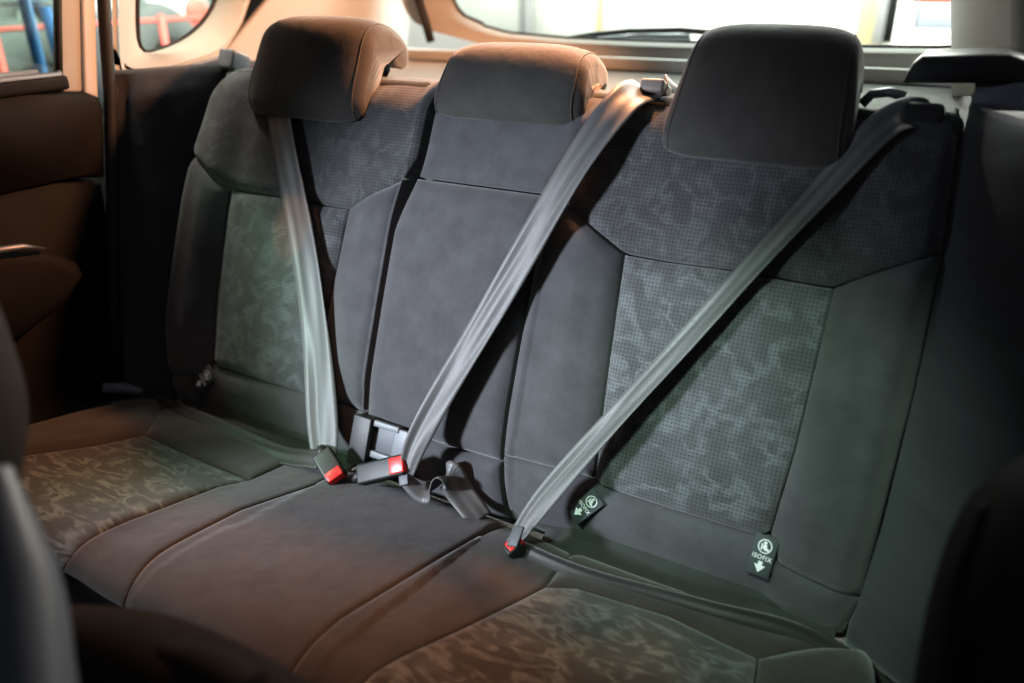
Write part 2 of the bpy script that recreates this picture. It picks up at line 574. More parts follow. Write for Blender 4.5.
def backrest(name, label, side):
    t = thing(name, label, 'seat backrest', (side * .37, 0, 0))
    sg = side

    def e(pts):
        return [(sg * x, s) for x, s in pts]
    O = .618
    # seam lines shared by neighbouring panels
    outer = [(O, .0), (O + .006, .30), (O - .004, .52), (.605, .635)]
    ins_o = [(.503, .088), (.511, .20), (.514, .402)]
    ins_i = [(.262, .088), (.254, .20), (.243, .402)]
    inn = [(.137, -.02), (.136, .30), (.137, .462)] if sg < 0 else [(.140, -.035), (.124, .085), (.123, .425), (.140, .461)]
    inn_top = [(.137, .462), (.122, .50), (.120, .60), (.122, .64)] if sg < 0 else [(.140, .461), (.150, .52), (.178, .60), (.190, .64)]
    lowseam = [(.262, .088), (.275, .080), (.38, .078), (.49, .079), (.503, .088)]
    yoke_low = [(inn[-1][0], inn[-1][1]), (.243, .402), (.30, .401), (.38, .404), (.514, .402), (O + .001, .460)]
    sk = dict(base=seat_base)
    panel('insert', t, M['insert'], e(lowseam), e(ins_o), e([(.243, .402), (.30, .401), (.38, .404), (.514, .402)]), e(ins_i), pil=.010, wid=.02, nu=44, nv=52, fold=.0016, **sk)
    panel('yoke', t, M['yoke'], e(yoke_low), e([(O + .001, .460), (O - .004, .52), (.605, .635)]), e([(inn_top[-1][0], .636), (.605, .636)]), e(inn_top), pil=.010, wid=.02, nu=56, nv=34, fold=.0016, **sk)
    panel('outer_bolster', t, M['cloth'], e([(.503, .088), (.52, .055), (O + .002, .04)]), e([(O + .002, .04), (O + .006, .30), (O + .001, .460)]), e([(.514, .402), (O + .001, .460)]), e(ins_o), pil=.010, wid=.022, nu=32, nv=52, **sk)
    panel('inner_bolster', t, M['cloth'], e([(inn[1][0] if sg > 0 else .137, .085), (.20, .088), (.262, .088)]), e(ins_i), e([(inn[-1][0], inn[-1][1]), (.243, .402)]),
          e([(inn[1][0] if sg > 0 else .137, .085)] + inn[-2:]), pil=.010, wid=.022, nu=32, nv=52, **sk)
    # the plain band below the insert runs without a seam into the bolsters
    panel('lower_band', t, M['cloth'], e([(inn[0][0], -.03), (O - .004, -.03)]), e([(O - .004, -.03), (O + .002, .04)]),
          e([(inn[1][0] if sg > 0 else .137, .085), (.20, .088), (.262, .088), (.275, .080), (.38, .078), (.49, .079), (.503, .088), (.52, .055), (O + .002, .04)]),
          e([(inn[0][0], -.03), (inn[1][0] if sg > 0 else .137, .085)]), pil=.007, wid=.018, nu=60, nv=22, **sk)
    if sg > 0:
        c0, c1 = -.128, .122
        panel('centre_panel', t, M['cloth'], [(c0, .082), (0, .073), (c1, .076)], [(c1, .076), (c1, .30), (.112, .466)], [(-.112, .466), (.112, .466)], [(c0, .082), (c0, .38), (-.112, .466)], pil=.010, wid=.022, nu=36, nv=50, **sk)
        panel('centre_upper', t, M['cloth'], [(-.110, .468), (.114, .468)], [(.114, .468), (.148, .525), (.172, .60), (.182, .636)], [(-.108, .636), (.182, .636)], [(-.110, .468), (-.108, .636)], pil=.010, wid=.022, nu=36, nv=26, **sk)
        panel('centre_lower', t, M['cloth'], [(c0, -.03), (.134, -.03)], [(.134, -.03), (c1, .074)], [(c0, .080), (0, .071), (c1, .074)], [(c0, -.03), (c0, .080)], pil=.010, wid=.02, nu=36, nv=22, **sk)
    # the padded body and carpeted shell behind the cover
    xa, xb = (-.612, -.140) if sg < 0 else (-.126, .612)
    bm = bmesh.new()
    box(bm, B((xa + xb) / 2, .305, -.065), np.array([(xb - xa) / 2, 0, 0]), DV * .322, NV * .055, .02, 4)
    bm_obj('backrest_shell', bm, M['carpet'], t)
    # flap that closes the gap to the cushion
    xa2, xb2 = (-.60, -.16) if sg < 0 else (.20, .60)
    g = [[(xx, -.005 - .075 * q, -.020 - .010 * math.sin(q * 3.1)) for q in np.linspace(-.6, 1, 6)] for xx in np.linspace(xa2, xb2, 24)]
    V = [p for row in g for p in row]
    me = grid_mesh('gap_flap', V, [(p[0], p[1]) for p in V], 24, 6)
    f = link('gap_flap', me, M['carpet'], t)
    md = f.modifiers.new('thickness', 'SOLIDIFY'); md.thickness = .004
    # headrest sleeves and release latch on the top edge
    for xs in (sg * .31, sg * .45):
        box_obj('headrest_sleeve', B(xs, .640, -.045), (.016, 0, 0), DV * .008, NV * .016, M['dark'], t, .004)
    return t


bl = backrest('rear_backrest', 'narrow charcoal backrest with patterned insert beside the dark door', -1)
br = backrest('rear_backrest', 'wide charcoal backrest with plain centre and patterned insert, carrying two white-printed tags', 1)


def anchor_tag(parent, px, py, ang, sc):
    """sewn-in tag printed with a child-seat emblem, lettering and an arrow"""
    x, s = px_back(px, py, .012)
    n = seat_base(x, s) + .0125
    c, sn = math.cos(ang), math.sin(ang)
    ux = np.array([c, 0, 0]) - DV * sn          # reading direction
    uy = np.array([sn, 0, 0]) + DV * c
    o = B(x, s, n)

    def T(a, b, h=0.0):
        return o + (ux * a + uy * b) * sc + NV * h
    bm = bmesh.new()
    box(bm, T(0, 0), ux * .0165 * sc, uy * .030 * sc, NV * .0012, .0008, 1)
    tg = bm_obj('anchor_tag', bm, M['tag'], parent)
    bm = bmesh.new()
    hz = .0016
    # ring
    k = 28
    vi = [bm.verts.new(tuple(T(.0098 * math.cos(2 * math.pi * q / k), .0145 + .0105 * math.sin(2 * math.pi * q / k), hz))) for q in range(k)]
    vo = [bm.verts.new(tuple(T(.0083 * math.cos(2 * math.pi * q / k), .0145 + .0090 * math.sin(2 * math.pi * q / k), hz))) for q in range(k)]
    for q in range(k):
        bm.faces.new((vi[q], vi[(q + 1) % k], vo[(q + 1) % k], vo[q]))
    # seated child: head, body, seat shell
    for cx, cy, rx, ry in ((-.0005, .0195, .0024, .0024), (.0002, .0135, .0030, .0042), (.0030, .0105, .0040, .0020)):
        bm.faces.new([bm.verts.new(tuple(T(cx + rx * math.cos(2 * math.pi * q / 14), cy + ry * math.sin(2 * math.pi * q / 14), hz + .0001 * cx * 300))) for q in range(14)])
    bm.faces.new([bm.verts.new(tuple(T(a, b, hz))) for a, b in ((-.0055, .018), (-.0035, .018), (-.0030, .0085), (-.0050, .0085))])
    # arrow
    bm.faces.new([bm.verts.new(tuple(T(a, b, hz))) for a, b in
                  ((-.0030, -.0080), (-.0030, -.0135), (-.0078, -.0135), (0, -.0245), (.0078, -.0135), (.0030, -.0135), (.0030, -.0080))])
    bm_obj('printed_emblem', bm, M['print'], tg, smooth=False)
    cu = bpy.data.curves.new('lettering', 'FONT')
    cu.body = 'ISOFIX'
    cu.size = .0092
    cu.space_character = 1.12
    cu.align_x = 'CENTER'
    cu.offset = .00012
    tmp = bpy.data.objects.new('lettering', cu)
    COL.objects.link(tmp)
    bpy.context.view_layer.update()
    me = bpy.data.meshes.new_from_object(tmp)
    bpy.data.objects.remove(tmp)
    for v in me.vertices:
        v.co = Vector(T(v.co.x * .92, -.0052 + v.co.y, hz))
    link('printed_lettering', me, M['print'], tg, smooth=False)


anchor_tag(br, 763, 555, math.radians(4), .88)
anchor_tag(br, 586, 506, math.radians(40), .84)
anchor_tag(bl, 206, 379, math.radians(42), .90)


def head_sleeve_cap(px, py, w_, h_, parent, mat):
    x, s = px_back(px, py, -.03)
    bm = bmesh.new()
    box(bm, B(x, s, -.03), (w_, 0, 0), DV * h_, NV * .022, .005, 3)
    return bm_obj('top_edge_cap', bm, mat, parent)


head_sleeve_cap(656, 89, .017, .009, br, M['orange'])
head_sleeve_cap(234, 62, .020, .018, bl, M['palegrey'])
# release handle recess on the right top corner
box_obj('release_handle', B(.560, .618, -.022), (.028, 0, 0), DV * .016, NV * .022, M['dark'], br, .009, 3)


# ---------------------------------------------------------------- headrests
def headrest(label, cx, prof, hw, tilt=0.0, seam=True, taper=.06):
    t = thing('headrest', label, 'headrest', B(cx, .57, 0), 'rear headrests')
    prof = np.array(prof)
    loop = catmull(np.vstack([prof, prof[:1]]), 65)[:-1]
    cn = prof.mean(0)
    nu = 33
    V, UV = [], []
    m_ = len(loop)
    us = np.sin(np.linspace(-math.pi / 2, math.pi / 2, nu))
    for u in us:
        k = (1 - min(.999, abs(u)) ** 5) ** (1 / 2.6)
        k = max(k, .05)
        for q, (n, s) in enumerate(loop):
            shrink = .030 * (1 - k)
            d = np.array([n, s]) - cn
            L_ = np.linalg.norm(d)
            p = cn + d * (1 - shrink * 1.0 / L_) if k > .12 else cn + d * (1 - min(.9, .022 / L_ + (.12 - k) * 6))
            bulge = .010 * (1 - u * u) if n > cn[0] else 0
            xx = cx + u * hw * (1 - taper * (s - prof[:, 1].min()) / .15)
            V.append(B(xx, p[1] + tilt * u, p[0] + bulge))
            UV.append((u * hw, q / m_ * .45))
    F = []
    for i in range(nu):
        pass
    me = bpy.data.meshes.new('pad')
    faces = [(i * m_ + j, (i + 1) * m_ + j, (i + 1) * m_ + (j + 1) % m_, i * m_ + (j + 1) % m_) for i in range(nu - 1) for j in range(m_)]
    faces += [tuple(range(m_)), tuple((nu - 1) * m_ + j for j in range(m_ - 1, -1, -1))]
    me.from_pydata([tuple(map(float, v)) for v in V], [], faces)
    ul = me.uv_layers.new(name='UVMap')
    for lp in me.loops:
        ul.data[lp.index].uv = UV[lp.vertex_index]
    link('pad', me, M['head'], t)
    # sewn edge piping at both ends
    for uu in (-.90, .90):
        pts = []
        k = (1 - abs(uu) ** 5) ** (1 / 2.6)
        for n, s in loop:
            d = np.array([n, s]) - cn
            L_ = np.linalg.norm(d)
            p = cn + d * (1 - .030 * (1 - k) / L_)
            bulge = .010 * (1 - uu * uu) if n > cn[0] else 0
            pts.append(B(cx + uu * hw * (1 - taper * (s - prof[:, 1].min()) / .15), p[1] + tilt * uu, p[0] + bulge))
        tube_obj('edge_seam', pts, .0013, M['head'], t, 6, True)
    for xs in (-.055, .055):
        tube_obj('post', [B(cx + xs, .59, -.045), B(cx + xs, prof[:, 1].max() - .03, -.045)], .006, M['metal'], t)
    return t


outer_prof = [(.022, .537), (.040, .565), (.040, .630), (.032, .682), (.004, .714), (-.040, .722), (-.085, .710), (-.100, .682), (-.088, .663),
              (-.045, .660), (-.012, .650), (-.006, .610), (-.002, .560)]
mid_prof = [(.018, .562), (.030, .580), (.032, .620), (.022, .658), (.000, .680), (-.035, .692), (-.075, .684), (-.090, .662), (-.080, .642),
            (-.045, .640), (-.012, .632), (-.004, .605), (.000, .575)]
headrest('dark headrest with its warm-lit side showing, next to the rear quarter window', -.370, outer_prof, .130)
headrest('low saddle-shaped headrest over the plain centre panel', .015, mid_prof, .128, taper=.10)
headrest('large dark headrest in front of the bright rear window', .382, outer_prof, .118, taper=.12)


# ---------------------------------------------------------------- cushion
def kbase(x, t):
    q = abs(x)
    n = 0.0
    if q > .14:
        n += .004 * sm(.50, .58, q) + .006 * (1 - sm(.18, .26, q)) - .003
    else:
        n += .006
    if t < .10:
        n -= .010 * (1 - t / .10) ** 2
    return n


cu = thing('bench_cushion', 'long charcoal rear bench cushion with two patterned seating areas', 'seat cushion', (0, -.22, -.1))
tb = .03
ty = cush_t
mid_l = [(-.143, tb), (-.145, ty(-.106)), (-.170, ty(-.226)), (-.165, ty(-.355)), (-.150, float(CT[8]))]
mid_r = [(.150, tb), (.128, ty(-.161)), (.110, ty(-.332)), (.112, float(CT[8]))]
pl_in = [(-.236, ty(-.147)), (-.258, ty(-.19)), (-.265, ty(-.281)), (-.277, ty(-.40)), (-.280, float(CT[8]))]
pl_out = [(-.498, ty(-.138)), (-.52, ty(-.22)), (-.560, ty(-.312)), (-.575, ty(-.40)), (-.575, float(CT[8]))]
pr_in = [(.266, ty(-.126)), (.226, ty(-.263)), (.191, ty(-.373)), (.185, float(CT[8]))]
pr_out = [(.530, ty(-.108)), (.545, ty(-.22)), (.560, ty(-.30)), (.565, float(CT[8]))]
kk = dict(frame=K, base=kbase, skirt=.02)
TE = float(CT[8])


def band(y0, y1, *mids):
    return [y0, *mids, y1]


panel('centre_panel', cu, M['cushion'], [(-.143, tb), (.150, tb)], mid_r, [(-.150, TE), (.112, TE)], mid_l, pil=.0022, wid=.007, nu=36, nv=60, **kk)
panel('plain_strip', cu, M['cushion'], [(-.245, tb), (-.145, tb)], [(-.1455, tb)] + mid_l[1:], [(-.280, TE), (-.152, TE)], [(-.240, tb), (-.236, ty(-.147))] + pl_in[1:], pil=.0022, wid=.007, nu=24, nv=60, **kk)
panel('plain_strip', cu, M['cushion'], [(.152, tb), (.250, tb)], [(.250, tb)] + pr_in, [(.114, TE), (.185, TE)], [(.152, tb)] + mid_r[1:], pil=.0016, wid=.006, nu=24, nv=60, **kk)
panel('patterned_insert', cu, M['seatpat'], [(-.498, ty(-.138)), (-.36, ty(-.146)), (-.236, ty(-.147))], pl_in, [(-.575, TE), (-.282, TE)], pl_out, pil=.004, wid=.012, nu=36, nv=56, fold=.0015, **kk)
panel('patterned_insert', cu, M['seatpat'], [(.266, ty(-.126)), (.300, ty(-.104)), (.42, ty(-.090)), (.530, ty(-.108))], pr_out, [(.187, TE), (.565, TE)], pr_in, pil=.004, wid=.012, nu=36, nv=56, fold=.0015, **kk)
panel('back_band', cu, M['cushion'], [(-.630, tb), (-.245, tb)], [(-.242, tb), (-.236, ty(-.147))], [(-.498, ty(-.138)), (-.36, ty(-.146)), (-.236, ty(-.147))], [(-.630, tb), (-.498, ty(-.138))], pil=.005, wid=.018, nu=30, nv=22, **kk)
panel('back_band', cu, M['cushion'], [(.250, tb), (.640, tb)], [(.640, tb), (.530, ty(-.108))], [(.266, ty(-.126)), (.300, ty(-.104)), (.42, ty(-.090)), (.530, ty(-.108))], [(.250, tb), (.266, ty(-.126))], pil=.005, wid=.018, nu=30, nv=22, **kk)
panel('outer_bolster', cu, M['cushion'], [(-.632, tb), (-.498, ty(-.138))], pl_out, [(-.665, TE), (-.577, TE)], [(-.632, tb), (-.66, .2), (-.665, TE)], pil=.008, wid=.02, nu=24, nv=56, **kk)
panel('outer_bolster', cu, M['cushion'], [(.530, ty(-.108)), (.642, tb)], [(.642, tb), (.66, .2), (.665, TE)], [(.567, TE), (.665, TE)], pr_out, pil=.008, wid=.02, nu=24, nv=56, **kk)
box_obj('cushion_base', (0, -.20, -.10), (.62, 0, 0), (0, .19, 0), (0, 0, .075), M['dark'], cu, .01)

# ---------------------------------------------------------------- side bolsters beside the backrests


def side_bolster(label, sg):
    # inner edge along the backrest seam, outer edge along the door aperture, further forward
    inner = [B(sg * .612, s, -.022) for s in (-.03, .10, .22, .34, .46, .56, .64)]
    # points of the outer edge: x = .72, y from the aperture line
    zz = [-.03, .07, .18, .28, .39, .50, .575]
    outer = [np.array([-.728, -.030 + .235 * max(z, 0), z]) for z in zz]
    if sg > 0:
        outer = [np.array([.760, -.075 + .20 * max(z, 0), z]) for z in zz]
    nu, nv = 26, 44
    I = catmull(inner, nv)
    O_ = catmull(outer, nv)
    V, UV = [], []
    for i in range(nu):
        u = i / (nu - 1)
        for j in range(nv):
            p = I[j] * (1 - u) + O_[j] * u
            b = .028 * math.sin(math.pi * min(1, u * 1.15)) ** .7 if u < .87 else .028 * math.sin(math.pi * min(1, u * 1.15)) ** .7
            e_ = min(1, j / 5, (nv - 1 - j) / 5)
            p = p + (NV * .8 + np.array([-sg * .4, 0, 0])) * b * math.sqrt(max(e_, 0))
            V.append(p)
            UV.append((p[0] + p[1], p[2]))
    ring = [(i, 0) for i in range(nu)] + [(nu - 1, j) for j in range(1, nv)] + [(i, nv - 1) for i in range(nu - 2, -1, -1)] + [(0, j) for j in range(nv - 2, 0, -1)]
    o0 = len(V)
    F = []
    for k, (i, j) in enumerate(ring):
        V.append(V[i * nv + j] + np.array([0, .07, -.01]))
        UV.append(UV[i * nv + j])
        k2 = (k + 1) % len(ring)
        F.append((i * nv + j, o0 + k, o0 + k2, ring[k2][0] * nv + ring[k2][1]))
    me = grid_mesh('side_bolster', V, UV, nu, nv, F)
    o = link('side_bolster', me, M['cloth_side'])
    return tag(o, label, 'side bolster')


side_bolster('dark cloth side bolster between the door seal and the narrow backrest', -1)
side_bolster('dark blue-grey cloth side bolster next to the wide backrest', 1)


# ---------------------------------------------------------------- seat belts and buckles
def across(a, twist=0.0):
    """across-vector of a belt lying on the backrest, for in-plane direction angle a, rolled by twist"""
    v = np.array([math.cos(a), 0, 0]) + DV * math.sin(a)
    return v * math.cos(twist) + NV * math.sin(twist)


def belt(label, path, widths, twists, lap=None, lapw=None, lapdir=None):
    t = thing('seat_belt', label, 'seat belt', B(path[-1][0], path[-1][1], path[-1][2]), 'rear seat belts')
    pts = [B(*p) for p in path]
    wd = []
    for i in range(len(path)):
        a = np.array(path[max(i - 1, 0)][:2])
        b = np.array(path[min(i + 1, len(path) - 1)][:2])
        d = b - a
        a_ = math.atan2(d[1], d[0]) + math.pi / 2
        v_ = across(a_, twists[i])
        if v_[0] < 0:
            v_ = across(a_ + math.pi, -twists[i] if False else twists[i])
        wd.append(v_)
    ribbon('shoulder_webbing', pts, widths, M['belt'], t, wd, ripple=.0024, cup=.0035)
    if lap:
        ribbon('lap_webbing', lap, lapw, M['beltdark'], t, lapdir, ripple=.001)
    return t


sb = lambda x, s: seat_base(x, s)
bL = belt('grey belt running from under the quarter-window headrest, steeply down to a red buckle',
          [(-.560, .650, -.06), (-.475, .636, .000), (-.410, .528, .030), (-.320, .352, .036), (-.236, .180, .048), (-.186, .060, .060), (-.165, .006, .066)],
          [.050, .052, .056, .058, .056, .054, .042], [0, 0, .1, .1, 0, -.2, -.3],
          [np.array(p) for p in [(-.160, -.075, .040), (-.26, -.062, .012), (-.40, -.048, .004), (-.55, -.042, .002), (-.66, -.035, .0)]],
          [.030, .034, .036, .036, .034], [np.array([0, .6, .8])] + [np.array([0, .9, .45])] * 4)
bM = belt('grey belt coming over the backrest top beside the low headrest, down to the centre buckle',
          [(.238, .628, -.120), (.228, .640, -.062), (.216, .630, -.010), (.203, .598, .034), (.166, .510, .058), (.110, .350, .072), (.036, .160, .078), (.008, .075, .080), (.000, .030, .078)],
          [.047, .047, .048, .049, .045, .042, .040, .034, .022], [0, 0, 0, 0, .05, 0, 0, -.2, -.3])
bR = belt('grey belt crossing the patterned insert diagonally from the dark shoulder guide',
          [(.600, .620, -.075), (.566, .622, -.018), (.530, .598, .022), (.474, .505, .036), (.387, .358, .042), (.288, .185, .056), (.214, .050, .066), (.186, -.020, .074)],
          [.047, .046, .042, .039, .036, .034, .033, .020], [0, .1, .3, .5, .6, .5, .3, .2],
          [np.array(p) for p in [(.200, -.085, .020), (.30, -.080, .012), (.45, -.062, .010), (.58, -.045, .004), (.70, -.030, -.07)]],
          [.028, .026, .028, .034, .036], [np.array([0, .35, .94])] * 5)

# shoulder tongue plates are parts of the belts; buckles are things


def tongue(parent, c, ax, ay, az):
    box_obj('latch_plate', c, ax, ay, az, M['grey'], parent, .0015, 2)


def buckle(label, c, ax, ay, az, slot=True):
    """ax points from the stalk to the slot end; red button on that end"""
    c, ax, ay, az = [np.array(v, float) for v in (c, ax, ay, az)]
    t = thing('belt_buckle', label, 'buckle', c, 'belt buckles')
    ux, uy, uz = ax / np.linalg.norm(ax), ay / np.linalg.norm(ay), az / np.linalg.norm(az)
    box_obj('housing', c, ax, ay, az, M['dark'], t, .004, 3)
    box_obj('release_button', c + ax * .74 + az * .30, ux * np.linalg.norm(ax) * .30, ay * .80, az * .86, M['red'], t, .002, 2)
    pts = [c - ax * .95, c - ax * 1.5 - uz * .012, c - ax * 2.0 - uz * .04]
    tube_obj('stalk', pts, .007, M['dark'], t)
    return t


def frame3(a, b):
    a = np.array(a, float); a /= np.linalg.norm(a)
    b = np.array(b, float); b = b - (b @ a) * a; b /= np.linalg.norm(b)
    return a, b, np.cross(a, b)


# the buckle by the door side: wide face towards the front, button at its inner end
a_, b_, c_ = frame3((.80, -.30, -.45), (.25, .80, .55))
c_ = c_ if c_[1] < 0 else -c_
buckle('black buckle with a red button under the steep belt, nearest the door', np.array([-.132, -.080, .040]), a_ * .026, b_ * .016, c_ * .011)
tongue(bL, B(-.168, -.006, .066), (.024, -.004, -.004), DV * .010, NV * .0016)
a_, b_, c_ = frame3((.042, .012, .018), (-.3, .6, .75))
c_ = c_ if c_[1] < 0 else -c_
bm_ = buckle('black buckle lying across the bench with its red button beside the grey bracket', (-.044, -.060, .050), a_ * .042, b_ * .0155, c_ * .011)
tongue(bM, (-.002, -.064, .050), a_ * .008, b_ * .009, c_ * .002)
a_, b_, c_ = frame3((-.15, -.45, .9), (.75, -.5, .1))
buckle('buckle at the foot of the diagonal belt, red button seen edge-on', (.202, -.085, .012), a_ * .024, b_ * .010, c_ * .013)
tongue(bR, (.202, -.090, .044), (.008, 0, .002), (0, .010, .010), (0, -.002, .002))

# crumpled slack webbing beside the centre buckle
ribbon('lap_webbing', [np.array(p) for p in [(.000, -.062, .046), (.030, -.052, .030), (.055, -.034, .058), (.075, -.030, .030), (.115, -.040, .005)]],
       [.020, .036, .044, .042, .040], M['belt'], bM, [np.array(v) for v in [(0, .5, .8), (.2, .8, .5), (.5, .7, .3), (.3, .8, .3), (0, 1, .3)]], n=60, ripple=.002)

# grey plastic bracket in the gap between the backrests
gb = thing('belt_bracket', 'grey plastic bracket between the backrests above the centre buckle', 'bracket', B(-.075, .06, .02))


def gbox(name, px0, py0, px1, py1, n, th, mat):
    x0, s0 = px_back(px0, py0, n)
    x1, s1 = px_back(px1, py1, n)
    box_obj(name, B((x0 + x1) / 2, (s0 + s1) / 2, n - th), (abs(x1 - x0) / 2, 0, 0), DV * abs(s1 - s0) / 2, NV * th, mat, gb, .002)


gbox('back_plate', 362, 418, 410, 465, .035, .006, M['grey'])
gbox('top_bar', 362, 416, 398, 434, .044, .006, M['palegrey'])
gbox('side_bar', 395, 428, 408, 462, .042, .005, M['palegrey'])
gbox('lower_bar', 364, 448, 396, 466, .042, .005, M['palegrey'])
gbox('hinge_side', 354, 414, 363, 468, .050, .010, M['dark'])

# ---------------------------------------------------------------- car floor and lower body
structure(box_obj('car_floor', (0, -.6, -.34), (.78, 0, 0), (0, 1.7, 0), (0, 0, .02), M['carpet'], None, 0))

# ---------------------------------------------------------------- door on the far side
dr = thing('car_door', 'dark brown door trim with armrest, chrome handle and window, behind the bench', 'car door', (-.75, -.4, 0))


def slab(name, poly, x, th, mat, parent, bev=.006):
    """an upright plate: outline of (y, z) points at x, thickness away from the cabin"""
    bm = bmesh.new()
    a = [bm.verts.new((x, y, z)) for y, z in poly]
    b = [bm.verts.new((x - th, y, z)) for y, z in poly]
    n = len(poly)
    fs = [bm.faces.new(a), bm.faces.new(b[::-1])]
    for i in range(n):
        fs.append(bm.faces.new((a[i], b[i], b[(i + 1) % n], a[(i + 1) % n])))
    if bev:
        es = [e for e in bm.edges if all(v in a for v in e.verts)]
        bmesh.ops.bevel(bm, geom=es, offset=bev, segments=3, profile=.5, affect='EDGES')
    return bm_obj(name, bm, mat, parent)


def yz(px, py, x=-.72):
    P = at_x(px, py, x)
    return (float(P[1]), float(P[2]))


slab('upper_trim', [(-1.1, .548), (-1.1, .33), yz(0, 186), yz(60, 180), yz(107, 178), yz(106, 110), yz(100, 97), yz(88, 92), (-.1, .56)], -.72, .05, M['door'], dr, .012)
slab('lower_trim', [(-1.1, .35), (-1.1, -.30), (-.10, -.30), (-.055, -.05), yz(112, 385), yz(120, 330), yz(123, 290), yz(122, 262), yz(108, 248), yz(107, 182), yz(60, 184), yz(0, 190)], -.728, .05, M['door'], dr, .010)
# armrest: a bulging pad, its end curving away to the rear
ar = [(-1.0, .335), yz(0, 252, -.68), yz(45, 249, -.68), yz(78, 262, -.68), yz(86, 275, -.68), yz(70, 300, -.68), yz(45, 322, -.68), yz(20, 332, -.68), (-.30, .18), (-1.0, .17)]
slab('armrest', ar, -.672, .06, M['door'], dr, .022)
tube_obj('inner_handle', [at_x(-40, 258, -.675), at_x(0, 250, -.668), at_x(22, 247, -.664), at_x(45, 249, -.672)], [.006, .007, .006, .003], M['metal'], dr)
# window sill with its pale slot trim
box_obj('window_sill', (-.735, -.50, .566), (.022, 0, 0), (0, .515, 0), (0, 0, .012), M['door'], dr, .008, 3)
tube_obj('sill_trim', [(-.722, -1.0, .580), (-.722, -.20, .580), (-.722, .005, .578), (-.735, .012, .580)], .0055, M['palegrey'], dr, 8)
tube_obj('sill_trim', [(-.742, -1.0, .584), (-.742, -.20, .584), (-.742, -.02, .584)], .005, M['palegrey'], dr, 8)
g_ = slab('window_glass', [(-1.0, .57), yz(57, 90, -.76), yz(57, -60, -.76), (-1.0, .95)], -.760, .004, M['glass'], dr, 0)
tube_obj('glass_channel', [at_x(60, 93, -.74), at_x(59, 40, -.74), at_x(57, -60, -.74)], .006, M['rubber'], dr, 8)


slab('door_leak_plate', [(-1.1, .54), (-1.1, -.32), (.02, -.32), (.09, .20), (.10, .54)], -.775, .03, M['dark'], dr, 0)  # unseen plate added to close the bright gap between door and bolster


def pillar(name, pl, pr, x, mat, parent, th=.02):
    return slab(name, [yz(*pl[0], x), yz(*pr[0], x), yz(*pr[1], x), yz(*pl[1], x)], x, th, mat, parent, .005)


pillar('window_frame', [(61, 92), (59, -120)], [(84, 92), (80, -120)], -.735, M['beige'], dr)
pillar('frame_edge', [(84.5, 93), (80.5, -120)], [(99, 98), (92, -120)], -.728, M['white'], dr)
sl = tube_obj('door_seal', [at_x(118, 400, -.726), at_x(114, 300, -.726), at_x(112, 180, -.726), at_x(110, 95, -.724), at_x(106, 40, -.724), at_x(97, -120, -.724)], .011, M['rubber'], None, 10)
tag(sl, 'black rubber door seal standing between the door and the pale pillar', 'door seal')
sp = tube_obj('sill_plate', [at_x(102, 388, -.715), at_x(125, 388, -.70), at_x(144, 392, -.66)], [.010, .012, .006], M['greytrim'], None, 8)
tag(sp, 'small pale blue-grey sill piece at the foot of the dark side bolster by the door', 'sill piece')

# ---------------------------------------------------------------- quarter window trim on the far side
qt = thing('quarter_trim', 'pale trim round the small rear quarter window, glowing peach towards the tailgate', 'trim panel', (-.76, .5, .55))
GX, WX = -.800, -.742


def yz3(px, py, x):
    P = at_x(px, py, x)
    return np.array([x, P[1], P[2]])


glass_px = [(137, -140), (136, 20), (137, 42), (141, 51), (150, 52), (165, 47), (178, 41), (190, 33), (200, 23), (209, 10), (216, -5), (222, -30), (226, -140)]
open_px = [(117, -140), (119, 30), (120, 60), (124, 77), (140, 74), (160, 69), (185, 62), (210, 54), (226, 44), (238, 24), (246, 0), (252, -30), (256, -140)]
nq = 60
Lg = resample([yz3(*p, GX) for p in glass_px], np.linspace(0, 1, nq))
Lo = resample([yz3(*p, WX) for p in open_px], np.linspace(0, 1, nq))
bm = bmesh.new()
rows = []
for k, u in enumerate((0, .12, .3, .5, .7, .88, 1)):
    bulge = math.sin(u * math.pi) * .006
    rows.append([bm.verts.new(tuple(a * (1 - u) + b * u + np.array([bulge, 0, bulge]))) for a, b in zip(Lg, Lo)])
for ra, rb in zip(rows[:-1], rows[1:]):
    for i in range(nq - 1):
        bm.faces.new((ra[i], ra[i + 1], rb[i + 1], rb[i]))
bm_obj('window_surround', bm, M['beige'], qt)
# the trim wall: strip in front of, below and behind the opening
bm = bmesh.new()
OL = [(WX - .004, p[1], p[2]) for p in Lo]
low = []
for k, p in enumerate(OL):
    u = k / (nq - 1)
    low.append(p)
vo = [bm.verts.new(p) for p in OL]
ext = []
for k, p in enumerate(OL):
    u = k / (nq - 1)
    px_, py_ = resample(open_px, [u])[0]
    if px_ < 124.5 and py_ < 77:
        q = yz3(px_ - 5, py_, WX)
    else:
        q = np.array([WX, 0, 0])
        a = sm(124, 245, px_)
        q[1] = p[1] + .005 + a * (1.02 - p[1]) * (1 if py_ < 50 else .25 * sm(200, 240, px_))
        q[2] = p[2] - .12 * (1 - sm(215, 250, px_))
    ext.append(bm.verts.new((WX - .004, float(q[1]), float(q[2]))))
for i in range(nq - 1):
    bm.faces.new((vo[i], vo[i + 1], ext[i + 1], ext[i]))
bm_obj('front_strip', bm, M['beige'], qt)
